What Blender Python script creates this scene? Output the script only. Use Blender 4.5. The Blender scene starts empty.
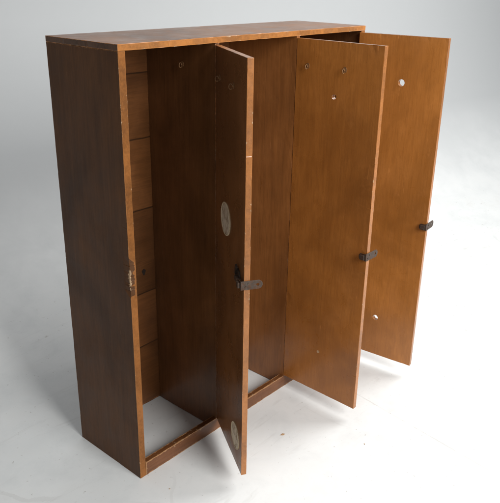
import bpy, bmesh, math, random
from mathutils import Vector, Matrix, noise
random.seed(7)
scene=bpy.context.scene
H=1.3; W=1.088; D=0.3055
# ---------------- node helpers ----------------
def newmat(name):
    m=bpy.data.materials.new(name); m.use_nodes=True
    nt=m.node_tree; nt.nodes.clear()
    out=nt.nodes.new('ShaderNodeOutputMaterial'); b=nt.nodes.new('ShaderNodeBsdfPrincipled')
    nt.links.new(b.outputs[0],out.inputs[0])
    return m,nt,b
def N(nt,t,**k):
    n=nt.nodes.new(t)
    for a,v in k.items(): setattr(n,a,v)
    return n
def M(nt,op,a,b=None,c=None,clamp=False):
    n=nt.nodes.new('ShaderNodeMath'); n.operation=op; n.use_clamp=clamp
    for i,v in enumerate((a,b,c)):
        if v is None: continue
        if isinstance(v,(int,float)): n.inputs[i].default_value=v
        else: nt.links.new(v,n.inputs[i])
    return n.outputs[0]
def ramp(nt,src,stops):
    r=nt.nodes.new('ShaderNodeValToRGB'); e=r.color_ramp.elements
    while len(e)<len(stops): e.new(0.5)
    for i,(p,c) in enumerate(stops):
        e[i].position=p; e[i].color=(c[0],c[1],c[2],1) if not isinstance(c,(int,float)) else (c,c,c,1)
    nt.links.new(src,r.inputs[0]); return r.outputs[0]
def mix(nt,f,a,b,mode='MIX'):
    n=nt.nodes.new('ShaderNodeMix'); n.data_type='RGBA'; n.blend_type=mode
    for s,v in ((n.inputs[0],f),(n.inputs[6],a),(n.inputs[7],b)):
        if isinstance(v,(int,float)): s.default_value=v
        elif isinstance(v,tuple): s.default_value=(v[0],v[1],v[2],1)
        else: nt.links.new(v,s)
    return n.outputs[2]
def noise_n(nt,vec,scale,detail=4,rough=.55,dist=0.):
    n=nt.nodes.new('ShaderNodeTexNoise'); n.inputs['Scale'].default_value=scale
    n.inputs['Detail'].default_value=detail; n.inputs['Roughness'].default_value=rough
    n.inputs['Distortion'].default_value=dist
    nt.links.new(vec,n.inputs['Vector']); return n.outputs[0]
def mapping(nt,vec,scale=(1,1,1),loc=(0,0,0)):
    n=nt.nodes.new('ShaderNodeMapping'); n.inputs['Scale'].default_value=scale; n.inputs['Location'].default_value=loc
    nt.links.new(vec,n.inputs['Vector']); return n.outputs[0]

def wood(name,dark,light,dims,grain='Z',wear=1.0,rough=.38,edgecol=(.36,.14,.045),pale=(.52,.36,.22),spots=(),seed=0,boards=None,coat=.2,edgerub=.8,grime=.45,ends=(),spec=.35,fade=.12,endcol={},chipamt=.030,scratch=.2,gw=.28):
    m,nt,b=newmat(name)
    tc=N(nt,'ShaderNodeTexCoord').outputs['Object']
    off=(seed*1.37,seed*.73,seed*2.1)
    st={'Z':(55,55,3.4),'X':(3.4,55,55),'Y':(55,3.4,55)}[grain]
    g=noise_n(nt,mapping(nt,tc,st,off),1.0,4,.6,.8)
    st2={'Z':(260,260,14),'X':(14,260,260),'Y':(260,14,260)}[grain]
    g2=noise_n(nt,mapping(nt,tc,st2,off),1.0,2,.6)
    big=noise_n(nt,mapping(nt,tc,(1,1,.7),off),3.0,4,.6,.5)
    mid=noise_n(nt,mapping(nt,tc,(1,1,.8),(off[1],off[2],off[0])),13,4,.65,.4)
    mm=M(nt,'ADD',M(nt,'MULTIPLY',g,gw),M(nt,'ADD',M(nt,'MULTIPLY',big,.74-gw),M(nt,'MULTIPLY',mid,.26)))
    col=ramp(nt,mm,[(.36,dark),(.64,light)])
    col=mix(nt,M(nt,'MULTIPLY',ramp(nt,g2,[(.45,0),(.65,1)]),.22),col,tuple(c*.6 for c in dark))
    n1=noise_n(nt,mapping(nt,tc,(1,1,1),off),120,3,.7)
    gr=ramp(nt,M(nt,'ADD',M(nt,'MULTIPLY',M(nt,'SUBTRACT',1.0,big),.65),M(nt,'MULTIPLY',mid,.35)),[(.48,0),(.66,1)])
    col=mix(nt,M(nt,'MULTIPLY',gr,grime),col,tuple(c*.5 for c in dark))
    fd=ramp(nt,M(nt,'ADD',M(nt,'MULTIPLY',mid,.7),M(nt,'MULTIPLY',n1,.3)),[(.52,0),(.70,1)])
    col=mix(nt,M(nt,'MULTIPLY',fd,fade),col,tuple(min(1,c*1.4+.01) for c in light))
    col=mix(nt,M(nt,'MULTIPLY',ramp(nt,n1,[(.25,1),(.31,0)]),.4),col,tuple(c*.3 for c in dark))
    mp=N(nt,'ShaderNodeMapping'); mp.inputs['Rotation'].default_value=(.9,.7,.4); mp.inputs['Scale'].default_value=(190,190,16)
    nt.links.new(tc,mp.inputs['Vector'])
    sc=noise_n(nt,mp.outputs[0],1.0,1,.5)
    col=mix(nt,M(nt,'MULTIPLY',M(nt,'MULTIPLY',ramp(nt,sc,[(.74,0),(.77,1)]),ramp(nt,mid,[(.45,0),(.6,1)])),scratch),col,tuple(min(1,c*1.6+.03) for c in light))
    sep=N(nt,'ShaderNodeSeparateXYZ'); nt.links.new(tc,sep.inputs[0])
    if boards:
        z=M(nt,'ADD',sep.outputs[2],M(nt,'MULTIPLY',M(nt,'SUBTRACT',big,.5),.016))
        acc=None
        for k,zb in enumerate(boards):
            s=M(nt,'GREATER_THAN',z,zb)
            a=M(nt,'MULTIPLY',s,[.28,-.42,.36,-.18,.50,-.3][k%6])
            acc=a if acc is None else M(nt,'ADD',acc,a)
        hs=N(nt,'ShaderNodeHueSaturation'); nt.links.new(col,hs.inputs['Color'])
        nt.links.new(M(nt,'ADD',.85,acc),hs.inputs['Value']); col=hs.outputs[0]
        for zb in boards:
            ln=ramp(nt,M(nt,'DIVIDE',M(nt,'ABSOLUTE',M(nt,'SUBTRACT',z,zb)),M(nt,'MULTIPLY',mid,.007)),[(.2,1),(1,0)])
            col=mix(nt,M(nt,'MULTIPLY',ln,.8),col,(.022,.010,.004))
    d=[M(nt,'MAXIMUM',M(nt,'SUBTRACT',dims[i]/2,M(nt,'ABSOLUTE',sep.outputs[i])),0.0) for i in range(3)]
    mn=M(nt,'MINIMUM',d[0],d[1]); mx=M(nt,'MAXIMUM',d[0],d[1])
    ed=M(nt,'MAXIMUM',mn,M(nt,'MINIMUM',mx,d[2]))
    for ax in ends:
        s=M(nt,'LESS_THAN',d[ax],.0012)
        c0=endcol.get(ax,edgecol)
        ec=mix(nt,M(nt,'MULTIPLY',ramp(nt,M(nt,'ADD',M(nt,'MULTIPLY',big,.35),M(nt,'ADD',M(nt,'MULTIPLY',mid,.4),M(nt,'MULTIPLY',n1,.25))),[(.42,0),(.58,1)]),.8),c0,tuple(c*.45 for c in c0))
        col=mix(nt,s,col,ec)
    rub=M(nt,'LESS_THAN',ed,M(nt,'MULTIPLY',M(nt,'SUBTRACT',n1,.26),.0050*wear))
    col=mix(nt,M(nt,'MULTIPLY',rub,edgerub),col,edgecol)  # wear: rubbed edges show the worn edge colour
    n2=noise_n(nt,mapping(nt,tc,(1,1,1),(off[2],off[0],off[1])),52,5,.9)
    thr=M(nt,'ADD',.515,M(nt,'MULTIPLY',ramp(nt,mid,[(.42,1),(.64,0)]),.15))
    chip=M(nt,'LESS_THAN',ed,M(nt,'MULTIPLY',M(nt,'SUBTRACT',n2,thr),chipamt*.7*wear))
    for (p,r,el) in spots:
        sv=mapping(nt,tc,(1,1,1/el),(-p[0],-p[1],-p[2]/el))
        vd=N(nt,'ShaderNodeVectorMath',operation='LENGTH'); nt.links.new(sv,vd.inputs[0])
        q=M(nt,'ADD',vd.outputs['Value'],M(nt,'MULTIPLY',M(nt,'SUBTRACT',n2,.5),r*4.0))
        chip=M(nt,'MAXIMUM',chip,M(nt,'LESS_THAN',q,r))
    pc=mix(nt,ramp(nt,n1,[(.4,0),(.6,1)]),pale,tuple(c*.6 for c in pale))
    col=mix(nt,M(nt,'MULTIPLY',chip,.85),col,pc)
    nt.links.new(col,b.inputs['Base Color'])
    rr=M(nt,'ADD',rough,M(nt,'MULTIPLY',M(nt,'SUBTRACT',mid,.5),.5))
    rr=M(nt,'ADD',rr,M(nt,'MULTIPLY',chip,.4),clamp=True)
    nt.links.new(rr,b.inputs['Roughness'])
    b.inputs['Coat Weight'].default_value=coat; b.inputs['Coat Roughness'].default_value=.22
    b.inputs['Specular IOR Level'].default_value=spec
    bp=N(nt,'ShaderNodeBump'); bp.inputs['Strength'].default_value=.25; bp.inputs['Distance'].default_value=.002
    nt.links.new(M(nt,'SUBTRACT',M(nt,'ADD',M(nt,'MULTIPLY',g,.5),M(nt,'MULTIPLY',mid,.6)),M(nt,'MULTIPLY',chip,.8)),bp.inputs['Height']); nt.links.new(bp.outputs[0],b.inputs['Normal'])
    return m

# ---------------- mesh helpers ----------------
def link(o,parent=None):
    scene.collection.objects.link(o)
    if parent: o.parent=parent
    return o
def board(name,lo,hi,mat,parent,chip=1.0,bev=.0011,step=.02,seed=1,notch=None):
    lo=Vector(lo);hi=Vector(hi);c=(lo+hi)/2;s=hi-lo
    rnd=random.Random(seed)
    bm=bmesh.new(); bmesh.ops.create_cube(bm,size=1)
    for v in bm.verts: v.co=Vector((v.co.x*s.x,v.co.y*s.y,v.co.z*s.z))
    bmesh.ops.bevel(bm,geom=list(bm.edges),offset=bev,segments=2,profile=.6,affect='EDGES')
    for ax in range(3):
        n=int(s[ax]/step)
        cuts=[-s[ax]/2+s[ax]*(k+rnd.uniform(-.3,.3))/n for k in range(1,n)]
        if n>10:
            for _ in range(int(4*chip)):
                x=rnd.uniform(-.48,.48)*s[ax]; cuts+=[x-.004,x,x+.004]
        if notch and ax==2: cuts+=[notch[0]-c.z+rnd.uniform(-1,1)*notch[1] for _ in range(14)]
        for cc in cuts:
            co=Vector((0,0,0)); co[ax]=cc
            no=Vector((0,0,0)); no[ax]=1
            bmesh.ops.bisect_plane(bm,geom=bm.verts[:]+bm.edges[:]+bm.faces[:],plane_co=co,plane_no=no)
    for v in bm.verts:
        dd=[s[i]/2-abs(v.co[i]) for i in range(3)]
        near=[i for i in range(3) if dd[i]<bev*1.05]
        if len(near)>=2:
            a=.0003*rnd.random()*chip+(.0009*rnd.random() if rnd.random()>.9 else 0)
            if notch and v.co.x<0 and v.co.y<0 and abs(v.co.z+c.z-notch[0])<notch[1]: a+=rnd.uniform(.001,.0050)
            for i in near: v.co[i]-=math.copysign(a,v.co[i])
    bmesh.ops.recalc_face_normals(bm,faces=bm.faces)
    me=bpy.data.meshes.new(name); bm.to_mesh(me); bm.free()
    me.materials.append(mat)
    o=bpy.data.objects.new(name,me); o.location=c
    link(o,parent); return o
def mesh_obj(name,bm,mat,parent,loc=(0,0,0),smooth=False):
    me=bpy.data.meshes.new(name); bm.to_mesh(me); bm.free(); me.materials.append(mat)
    if smooth:
        for p in me.polygons: p.use_smooth=True
    o=bpy.data.objects.new(name,me); o.location=loc; link(o,parent); return o
def tube(bm,pts,r,seg=8):
    rings=[]
    for i,p in enumerate(pts):
        p=Vector(p)
        t=(Vector(pts[min(i+1,len(pts)-1)])-Vector(pts[max(i-1,0)])).normalized()
        a=t.orthogonal().normalized() if i==0 else (prev-t*prev.dot(t)).normalized()
        prev=a; bb=t.cross(a)
        rings.append([bm.verts.new(p+(a*math.cos(2*math.pi*k/seg)+bb*math.sin(2*math.pi*k/seg))*r) for k in range(seg)])
    for i in range(len(rings)-1):
        for k in range(seg): bm.faces.new((rings[i][k],rings[i][(k+1)%seg],rings[i+1][(k+1)%seg],rings[i+1][k]))
    bm.faces.new(rings[0][::-1]); bm.faces.new(rings[-1])
def extr_poly(bm,pts,axis,a0,a1,hole=None):
    def P(p,a):
        v=[0,0,0]; o=[i for i in range(3) if i!=axis]; v[o[0]]=p[0]; v[o[1]]=p[1]; v[axis]=a; return Vector(v)
    if hole is None:
        A=[bm.verts.new(P(p,a0)) for p in pts]; B=[bm.verts.new(P(p,a1)) for p in pts]
        bm.faces.new(A); bm.faces.new(B[::-1])
        for i in range(len(pts)): bm.faces.new((A[i],A[(i+1)%len(pts)],B[(i+1)%len(pts)],B[i]))
    else:
        n=len(pts)
        A,Ah,B,Bh=[[bm.verts.new(P(p,a)) for p in L] for a in (a0,a1) for L in (pts,hole)]
        for i in range(n):
            j=(i+1)%n
            bm.faces.new((A[i],A[j],Ah[j],Ah[i])); bm.faces.new((B[j],B[i],Bh[i],Bh[j]))
            bm.faces.new((A[j],A[i],B[i],B[j])); bm.faces.new((Ah[i],Ah[j],Bh[j],Bh[i]))
    bmesh.ops.recalc_face_normals(bm,faces=bm.faces)

# ---------------- metals, misc materials ----------------
def metal(name,c,rough,rust=None,met=.6):
    m,nt,b=newmat(name); tc=N(nt,'ShaderNodeTexCoord').outputs['Object']
    n=noise_n(nt,tc,90,4,.7)
    col=ramp(nt,n,[(.35,tuple(x*.5 for x in c)),(.65,c)])
    if rust: col=mix(nt,ramp(nt,noise_n(nt,mapping(nt,tc,(1,1,1),(3,1,2)),140,4,.7),[(.48,0),(.6,.8)]),col,rust)
    nt.links.new(col,b.inputs['Base Color'])
    b.inputs['Metallic'].default_value=met
    nt.links.new(M(nt,'ADD',rough-.15,M(nt,'MULTIPLY',n,.3)),b.inputs['Roughness']); return m
steel=metal('dark_steel',(.10,.075,.06),.5,(.10,.045,.022))
hookm=metal('dull_brass',(.30,.15,.06),.55,None,.3)
def paper(name,c1,c2,sc=60,lo=.36,hi=.55):
    m,nt,b=newmat(name); tc=N(nt,'ShaderNodeTexCoord').outputs['Object']
    n=noise_n(nt,tc,sc,5,.75,.5)
    nt.links.new(ramp(nt,n,[(lo,c1),(hi,c2)]),b.inputs['Base Color']); b.inputs['Roughness'].default_value=.6; return m
disc_m=paper('aged_disc',(.26,.17,.095),(.62,.53,.40),28,.38,.56)
rim_m=paper('disc_rim',(.46,.33,.18),(.66,.54,.36))

# ---------------- cabinet ----------------
cab=bpy.data.objects.new('wooden_locker',None); link(cab)
cab.empty_display_size=.1
cab['label']='tall brown wooden locker cabinet with three open doors and chipped edges'
cab['category']='locker'
T_S=.0225; TT=.0165
ztop=H-TT-.0001
sd=(T_S,D,ztop)
left_m=wood('dark_varnish',(.048,.0195,.0072),(.112,.047,.017),sd,wear=1.2,rough=.48,edgecol=(.26,.112,.036),seed=1,edgerub=.7,coat=.05,spec=.16,grime=.45,fade=.14,ends=(1,),endcol={1:(.26,.100,.027)},chipamt=.045,spots=(((-.0115,-D/2,.040),.0075,4.2),))
board('side_panel',(0,0,0),(T_S,D,ztop),left_m,cab,chip=1.5,seed=2,notch=(.685,.045))
board('side_panel',(W-T_S,0,0),(W,D,ztop),left_m,cab,seed=3)
tp_m=wood('top_varnish',(.13,.053,.020),(.30,.130,.050),(W+.001,D+.001,TT),grain='X',wear=1.2,seed=5,edgecol=(.39,.155,.040),rough=.40,grime=.55,ends=(0,1),endcol={0:(.10,.042,.015)},fade=.4,chipamt=.042,scratch=.6)
board('top_panel',(-.0004,-.001,H-TT),(W+.0004,D,H),tp_m,cab,chip=1.6,seed=6,bev=.0009)
bk_m=wood('back_boards',(.10,.037,.012),(.24,.092,.028),(W-.045,.01,H-.03),grain='X',wear=.1,seed=7,boards=[z-(H-.03)/2 for z in (.235,.437,.738,.971,1.17)],rough=.45,grime=.75)
board('back_panel',(T_S+.001,D-.012,.002),(W-T_S-.001,D-.002,ztop-.001),bk_m,cab,seed=8)
H1,H2,H3=.336,.7006,1.0535
dvd=(.016,D-.014,ztop-.003)
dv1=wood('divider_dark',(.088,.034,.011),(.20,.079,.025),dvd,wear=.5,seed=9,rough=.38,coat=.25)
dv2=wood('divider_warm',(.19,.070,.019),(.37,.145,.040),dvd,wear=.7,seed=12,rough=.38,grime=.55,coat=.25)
# dividers run to the front edge and are notched behind the bottom rail (the rail is housed into them)
def divider(h,mat,seed):
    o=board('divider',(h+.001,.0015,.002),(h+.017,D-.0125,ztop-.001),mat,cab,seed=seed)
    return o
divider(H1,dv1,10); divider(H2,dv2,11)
rl_m=wood('rail_varnish',(.085,.030,.010),(.18,.068,.023),(W-.046,.02,.048),grain='X',wear=2.4,seed=14,edgecol=(.38,.20,.09),chipamt=.055)
board('bottom_rail',(.0228,-.0008,.0002),(W-.0228,.020,.048),rl_m,cab,chip=2.5,seed=14)

# small dark mark standing proud of the back boards
bm=bmesh.new(); extr_poly(bm,[(math.cos(t)*(.007+.002*math.sin(3*t)),math.sin(t)*.011) for t in [2*math.pi*k/14 for k in range(14)]],1,-.0015,.001)
mesh_obj('dark_mark',bm,metal('near_black_brown',(.03,.018,.012),.6,None,0),cab,(.288,D-.012,.521))

# ---------------- hooks ----------------
def hook_mesh():
    bm=bmesh.new()
    pts=[(math.cos(t)*.011,math.sin(t)*.014) for t in [2*math.pi*k/16 for k in range(16)]]
    extr_poly(bm,pts,0,-.002,0)
    ring=[(-.004-.008*(1-math.cos(t)),.0,-.004+.011*math.sin(t)) for t in [2*math.pi*k/14 for k in range(13)]]
    tube(bm,ring,.0024)
    for v in bm.verts: v.co*=.62
    me=bpy.data.meshes.new('coat_hook'); bm.to_mesh(me); bm.free(); me.materials.append(hookm); return me
hm=hook_mesh()
o=bpy.data.objects.new('coat_hook',hm); o.location=(H1+.001,.136,1.215); link(o,cab)

# ---------------- doors ----------------
ZT=1.2785; ZB=.052; TD=.017
def make_door(k,hx,ang,w,dk,lt,hooks,discs,holes,wear,seed,stain=()):
    e=bpy.data.objects.new('door',None); e.empty_display_size=.05
    link(e,cab); e.location=(hx,0,0); e.rotation_euler=(0,0,ang)
    dm=(w,TD,ZT-ZB)
    m=wood('door_varnish_%s'%('dark','amber','honey')[k],dk,lt,dm,wear=wear,seed=seed,rough=.32,edgecol=(.34,.130,.034),spots=stain,grime=.42,ends=(0,2),coat=.4,fade=.16,chipamt=.036,scratch=.3,gw=.18)  # the dark variant has shade painted into its varnish colour
    o=board('door_leaf',(0,0,ZB),(w,TD,ZT),m,e,chip=1.4,seed=seed)
    for (s,z,r) in holes:
        cb=bmesh.new(); bmesh.ops.create_cone(cb,segments=28,radius1=r,radius2=r,depth=.08,cap_ends=True)
        bmesh.ops.rotate(cb,verts=cb.verts,matrix=Matrix.Rotation(math.pi/2,3,'X'),cent=(0,0,0))
        bmesh.ops.translate(cb,verts=cb.verts,vec=(s-w/2,0,z-(ZT+ZB)/2))
        cm=bpy.data.meshes.new('c'); cb.to_mesh(cm); cb.free(); co=bpy.data.objects.new('c',cm); scene.collection.objects.link(co)
        tmp=bpy.data.objects.new('t',o.data); scene.collection.objects.link(tmp)
        md=tmp.modifiers.new('b','BOOLEAN'); md.operation='DIFFERENCE'; md.object=co; md.solver='EXACT'
        bpy.context.view_layer.update()
        dg=bpy.context.evaluated_depsgraph_get()
        me=bpy.data.meshes.new_from_object(tmp.evaluated_get(dg))
        bpy.data.objects.remove(tmp); bpy.data.objects.remove(co); o.data=me
    for (s,z) in hooks:
        h=bpy.data.objects.new('coat_hook',hm); h.location=(s,-.0003,z); h.rotation_euler=(0,0,math.pi/2); link(h,e)
    for (s,z,r) in discs:
        bm=bmesh.new(); cs=[(math.cos(t),math.sin(t)) for t in [2*math.pi*q/40 for q in range(40)]]
        extr_poly(bm,[(a*r*.94,b2*r*.94) for a,b2 in cs],1,-.0010,.0008)
        nf=len(bm.faces)
        extr_poly(bm,[(a*r,b2*r) for a,b2 in cs],1,-.0018,.0006,hole=[(a*r*.93,b2*r*.93) for a,b2 in cs])
        bm.faces.ensure_lookup_table()
        for fc in bm.faces[nf:]: fc.material_index=1
        ob=mesh_obj('round_label',bm,disc_m,e,(s,0,z)); ob.data.materials.append(rim_m)
    return e
def latch(e,w,z,inner,outer):
    bm=bmesh.new()
    n=24; hw=.013
    out=[];hol=[]
    for q in range(n):
        t=2*math.pi*q/n+math.pi/n
        cx=(outer-hw) if math.cos(t)>0 else (-inner)
        cc=math.copysign(abs(math.cos(t))**(1 if math.cos(t)>0 else .35),math.cos(t)); ss=math.copysign(abs(math.sin(t))**(1 if math.cos(t)>0 else .5),math.sin(t))
        out.append(((cx+hw*cc) if cc>0 else cx, hw*ss))
        hol.append((outer-hw-.001+.0042*math.cos(t),.0042*math.sin(t)))
    extr_poly(bm,out,0,.0005,.003,hole=hol)
    ip=[(-.020,-.011),(.002,-.011),(.002,.011),(-.020,.011),(-.025,.005),(-.025,-.005)]
    extr_poly(bm,ip,1,-inner-.0001,-inner+.0022)
    ip=[(-.018,-.008),(-.003,-.008),(-.003,.008),(-.018,.008)]
    extr_poly(bm,ip,1,-inner-.007,-inner-.0003)
    for x in (.004,.012):
        tube(bm,[(.002,x,.005*(-1 if x<.008 else 1)),(.0046,x,.005*(-1 if x<.008 else 1))],.0026,10)
    bmesh.ops.bevel(bm,geom=[ed for ed in bm.edges if ed.calc_face_angle(0)>1.2],offset=.0004,segments=1,affect='EDGES')
    return mesh_obj('latch',bm,steel,e,(w,0,z))
A1,A2,A3=4.1654,4.7036,4.8188
d1=make_door(0,H1,A1,.303,(.110,.041,.012),(.24,.092,.026),[(.047,1.197),(.187,1.197)],[(.115,.812,.049),(.235,.150,.043)],[],1.1,21)  # darker colour stands in for shade on this door's back-turned inner face
d2=make_door(1,H2,A2,.3185,(.25,.088,.018),(.41,.155,.032),[(.047,1.198),(.187,1.199)],[],[(.153,1.115,.0085)],1.1,33,stain=(((-.006,-.008,-.448),.005,1),))
d3=make_door(2,H3,A3,.322,(.28,.103,.021),(.45,.176,.040),[],[],[(.172,1.123,.012),(.160,.214,.011)],1.1,47)
latch(d1,.303,.687,.010,.052)
latch(d2,.3185,.63,.008,.060)
latch(d3,.322,.63,.008,.060)
bm=bmesh.new()
extr_poly(bm,[(-.022,-.006),(-.008,-.016),(.012,-.014),(.020,-.004),(.014,.014),(-.002,.018),(-.016,.012)],1,-.004,-.0002)
extr_poly(bm,[(-.012,.004),(-.002,.000),(.004,.026),(-.004,.030)],1,-.010,-.0041)
extr_poly(bm,[(.002,-.010),(.024,-.012),(.026,.000),(.004,.002)],1,-.014,-.0041)
tube(bm,[(-.014,-.004,.001),(-.014,-.007,.001)],.003,10)
mesh_obj('door_catch',bm,steel,d1,(.303-.052,0,.697))

# ---------------- floor & backdrop ----------------
def floor_mat(name):
    m,nt,b=newmat(name); tc=N(nt,'ShaderNodeTexCoord').outputs['Object']
    a=noise_n(nt,tc,1.3,3,.6,.4); c=noise_n(nt,tc,7,5,.7,.3); f=noise_n(nt,tc,55,3,.7)
    sep=N(nt,'ShaderNodeSeparateXYZ'); nt.links.new(tc,sep.inputs[0])
    low=ramp(nt,sep.outputs[2],[(.0,1),(.2,.0)])
    base=ramp(nt,M(nt,'ADD',M(nt,'MULTIPLY',a,.6),M(nt,'MULTIPLY',c,.4)),[(.38,(.63,.65,.655)),(.60,(.76,.775,.775))])
    dirt=M(nt,'ADD',.45,M(nt,'MULTIPLY',ramp(nt,sep.outputs[0],[(.3,0),(1,1)]),.55))
    sm=M(nt,'MULTIPLY',M(nt,'MULTIPLY',ramp(nt,c,[(.52,0),(.68,1)]),low),dirt)
    base=mix(nt,M(nt,'MULTIPLY',sm,.36),base,(.46,.455,.44))
    st=noise_n(nt,mapping(nt,tc,(3,22,1),(4,2,0)),1.0,4,.65,1.2)
    base=mix(nt,M(nt,'MULTIPLY',M(nt,'MULTIPLY',ramp(nt,st,[(.60,0),(.72,1)]),low),.18),base,(.38,.37,.35))
    sp=M(nt,'MULTIPLY',ramp(nt,f,[(.66,0),(.72,1)]),low)
    base=mix(nt,M(nt,'MULTIPLY',sp,.5),base,(.26,.23,.20))
    v=N(nt,'ShaderNodeTexVoronoi',feature='DISTANCE_TO_EDGE'); v.inputs['Scale'].default_value=1.3
    wv=N(nt,'ShaderNodeVectorMath',operation='ADD')
    cn=N(nt,'ShaderNodeTexNoise'); cn.inputs['Scale'].default_value=3; nt.links.new(tc,cn.inputs['Vector'])
    sc=N(nt,'ShaderNodeVectorMath',operation='SCALE'); sc.inputs['Scale'].default_value=.10; nt.links.new(cn.outputs['Color'],sc.inputs[0])
    nt.links.new(mapping(nt,tc,(1,.4,1),(1.2,.4,0)),wv.inputs[0]); nt.links.new(sc.outputs[0],wv.inputs[1])
    nt.links.new(wv.outputs[0],v.inputs['Vector'])
    ln=M(nt,'LESS_THAN',v.outputs['Distance'],M(nt,'MULTIPLY',f,.007))
    gate=ramp(nt,a,[(.48,0),(.58,1)])
    base=mix(nt,M(nt,'MULTIPLY',M(nt,'MULTIPLY',M(nt,'MULTIPLY',ln,gate),low),.16),base,(.36,.35,.33))
    for (px,py,slope,wd,am) in ((.85,-.26,.13,.0026,.30),(1.75,-.26,.13,.0026,.16)):
        e=M(nt,'SUBTRACT',M(nt,'SUBTRACT',sep.outputs[0],px),M(nt,'MULTIPLY',M(nt,'SUBTRACT',sep.outputs[1],py),slope))
        e=M(nt,'ADD',e,M(nt,'MULTIPLY',M(nt,'SUBTRACT',f,.5),.006))
        l2=M(nt,'LESS_THAN',M(nt,'ABSOLUTE',e),wd)
        base=mix(nt,M(nt,'MULTIPLY',M(nt,'MULTIPLY',l2,ramp(nt,c,[(.40,.1),(.58,1)])),M(nt,'MULTIPLY',low,am)),base,(.36,.35,.33))
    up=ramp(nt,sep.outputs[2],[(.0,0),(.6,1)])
    base=mix(nt,up,base,(.43,.445,.455))  # backdrop colour greyed with height, standing in for weaker light on the wall
    nt.links.new(base,b.inputs['Base Color'])
    nt.links.new(M(nt,'ADD',M(nt,'ADD',.40,M(nt,'MULTIPLY',up,.3)),M(nt,'MULTIPLY',c,.3)),b.inputs['Roughness'])
    bp=N(nt,'ShaderNodeBump'); bp.inputs['Strength'].default_value=.15; bp.inputs['Distance'].default_value=.004
    nt.links.new(M(nt,'MULTIPLY',c,low),bp.inputs['Height']); nt.links.new(bp.outputs[0],b.inputs['Normal'])
    return m
fm=floor_mat('painted_floor')
P0=Vector((.2,.66,0)); u=Vector((.97,-.243,0)).normalized(); nrm=Vector((.243,.97,0)).normalized()
def sheet(name,rows,mat):
    bm=bmesh.new(); vs=[[bm.verts.new(p) for p in r] for r in rows]
    for i in range(len(vs)-1):
        for j in range(len(vs[0])-1): bm.faces.new((vs[i][j],vs[i][j+1],vs[i+1][j+1],vs[i+1][j]))
    bmesh.ops.recalc_face_normals(bm,faces=bm.faces)
    o=mesh_obj(name,bm,mat,None,smooth=True); o['kind']='structure'; return o
xs=[-6+i*1.0 for i in range(17)]
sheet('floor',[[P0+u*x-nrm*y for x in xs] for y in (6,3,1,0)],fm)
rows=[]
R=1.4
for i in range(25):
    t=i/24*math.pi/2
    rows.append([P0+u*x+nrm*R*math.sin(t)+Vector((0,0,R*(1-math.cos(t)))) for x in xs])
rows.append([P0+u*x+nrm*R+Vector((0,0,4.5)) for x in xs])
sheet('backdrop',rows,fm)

# small debris
deb=paper('wood_splinter',(.30,.17,.09),(.50,.34,.20))
for i,(x,y,s) in enumerate(((.472,-.185,.009),(.62,-.42,.003),(.03,-.10,.003))):
    bm=bmesh.new(); extr_poly(bm,[(-s,-.3*s),(.2*s,-.6*s),(s,.1*s),(.1*s,.6*s)],2,0,.001)
    o=mesh_obj('wood_chip',bm,deb,None,(x,y,.0005)); o.rotation_euler=(0,0,i*1.3-.6)
    o['label']='small pale wood splinter lying on the white floor'; o['category']='wood chip'; o['group']='splinters on the floor'

# ---------------- lights ----------------
def area(name,loc,target,size,power,col=(1,1,1),spread=180):
    l=bpy.data.lights.new(name,'AREA'); l.shape='RECTANGLE'; l.size,l.size_y=size; l.energy=power; l.color=col; l.spread=math.radians(spread)
    o=bpy.data.objects.new(name,l); o.location=loc
    o.rotation_euler=(Vector(target)-Vector(loc)).to_track_quat('-Z','Y').to_euler(); link(o); return o
area('overhead_softbox',(2.9,-1.2,3.1),(1.5,.3,.2),(2.0,2.0),116,(1,.99,.97),180)
area('front_softbox',(.1,-3.2,2.3),(1.0,0,.4),(1.8,1.8),54,(1,.985,.955),95)
w=bpy.data.worlds.new('World'); scene.world=w; w.use_nodes=True
w.node_tree.nodes['Background'].inputs[0].default_value=(.98,.99,1,1); w.node_tree.nodes['Background'].inputs[1].default_value=.31

# ---------------- camera ----------------
f,cx,cy,cz,yaw,pitch,roll=682.44,-1.0608,-1.3634,1.4642,.8515,.3879,.0186
fw=Vector((math.sin(yaw)*math.cos(pitch),math.cos(yaw)*math.cos(pitch),-math.sin(pitch)))
r=Vector((math.cos(yaw),-math.sin(yaw),0)); uu=r.cross(fw)
r2=r*math.cos(roll)+uu*math.sin(roll); u2=-r*math.sin(roll)+uu*math.cos(roll)
cam=bpy.data.cameras.new('camera'); co=bpy.data.objects.new('camera',cam); link(co)
co.matrix_world=Matrix(((r2.x,u2.x,-fw.x,cx),(r2.y,u2.y,-fw.y,cy),(r2.z,u2.z,-fw.z,cz),(0,0,0,1)))
cam.sensor_fit='HORIZONTAL'; cam.sensor_width=36; cam.lens=f/500*36; cam.clip_end=100; cam.clip_start=.02
scene.camera=co
scene.view_settings.view_transform='Standard'; scene.view_settings.look='None'; scene.view_settings.exposure=0
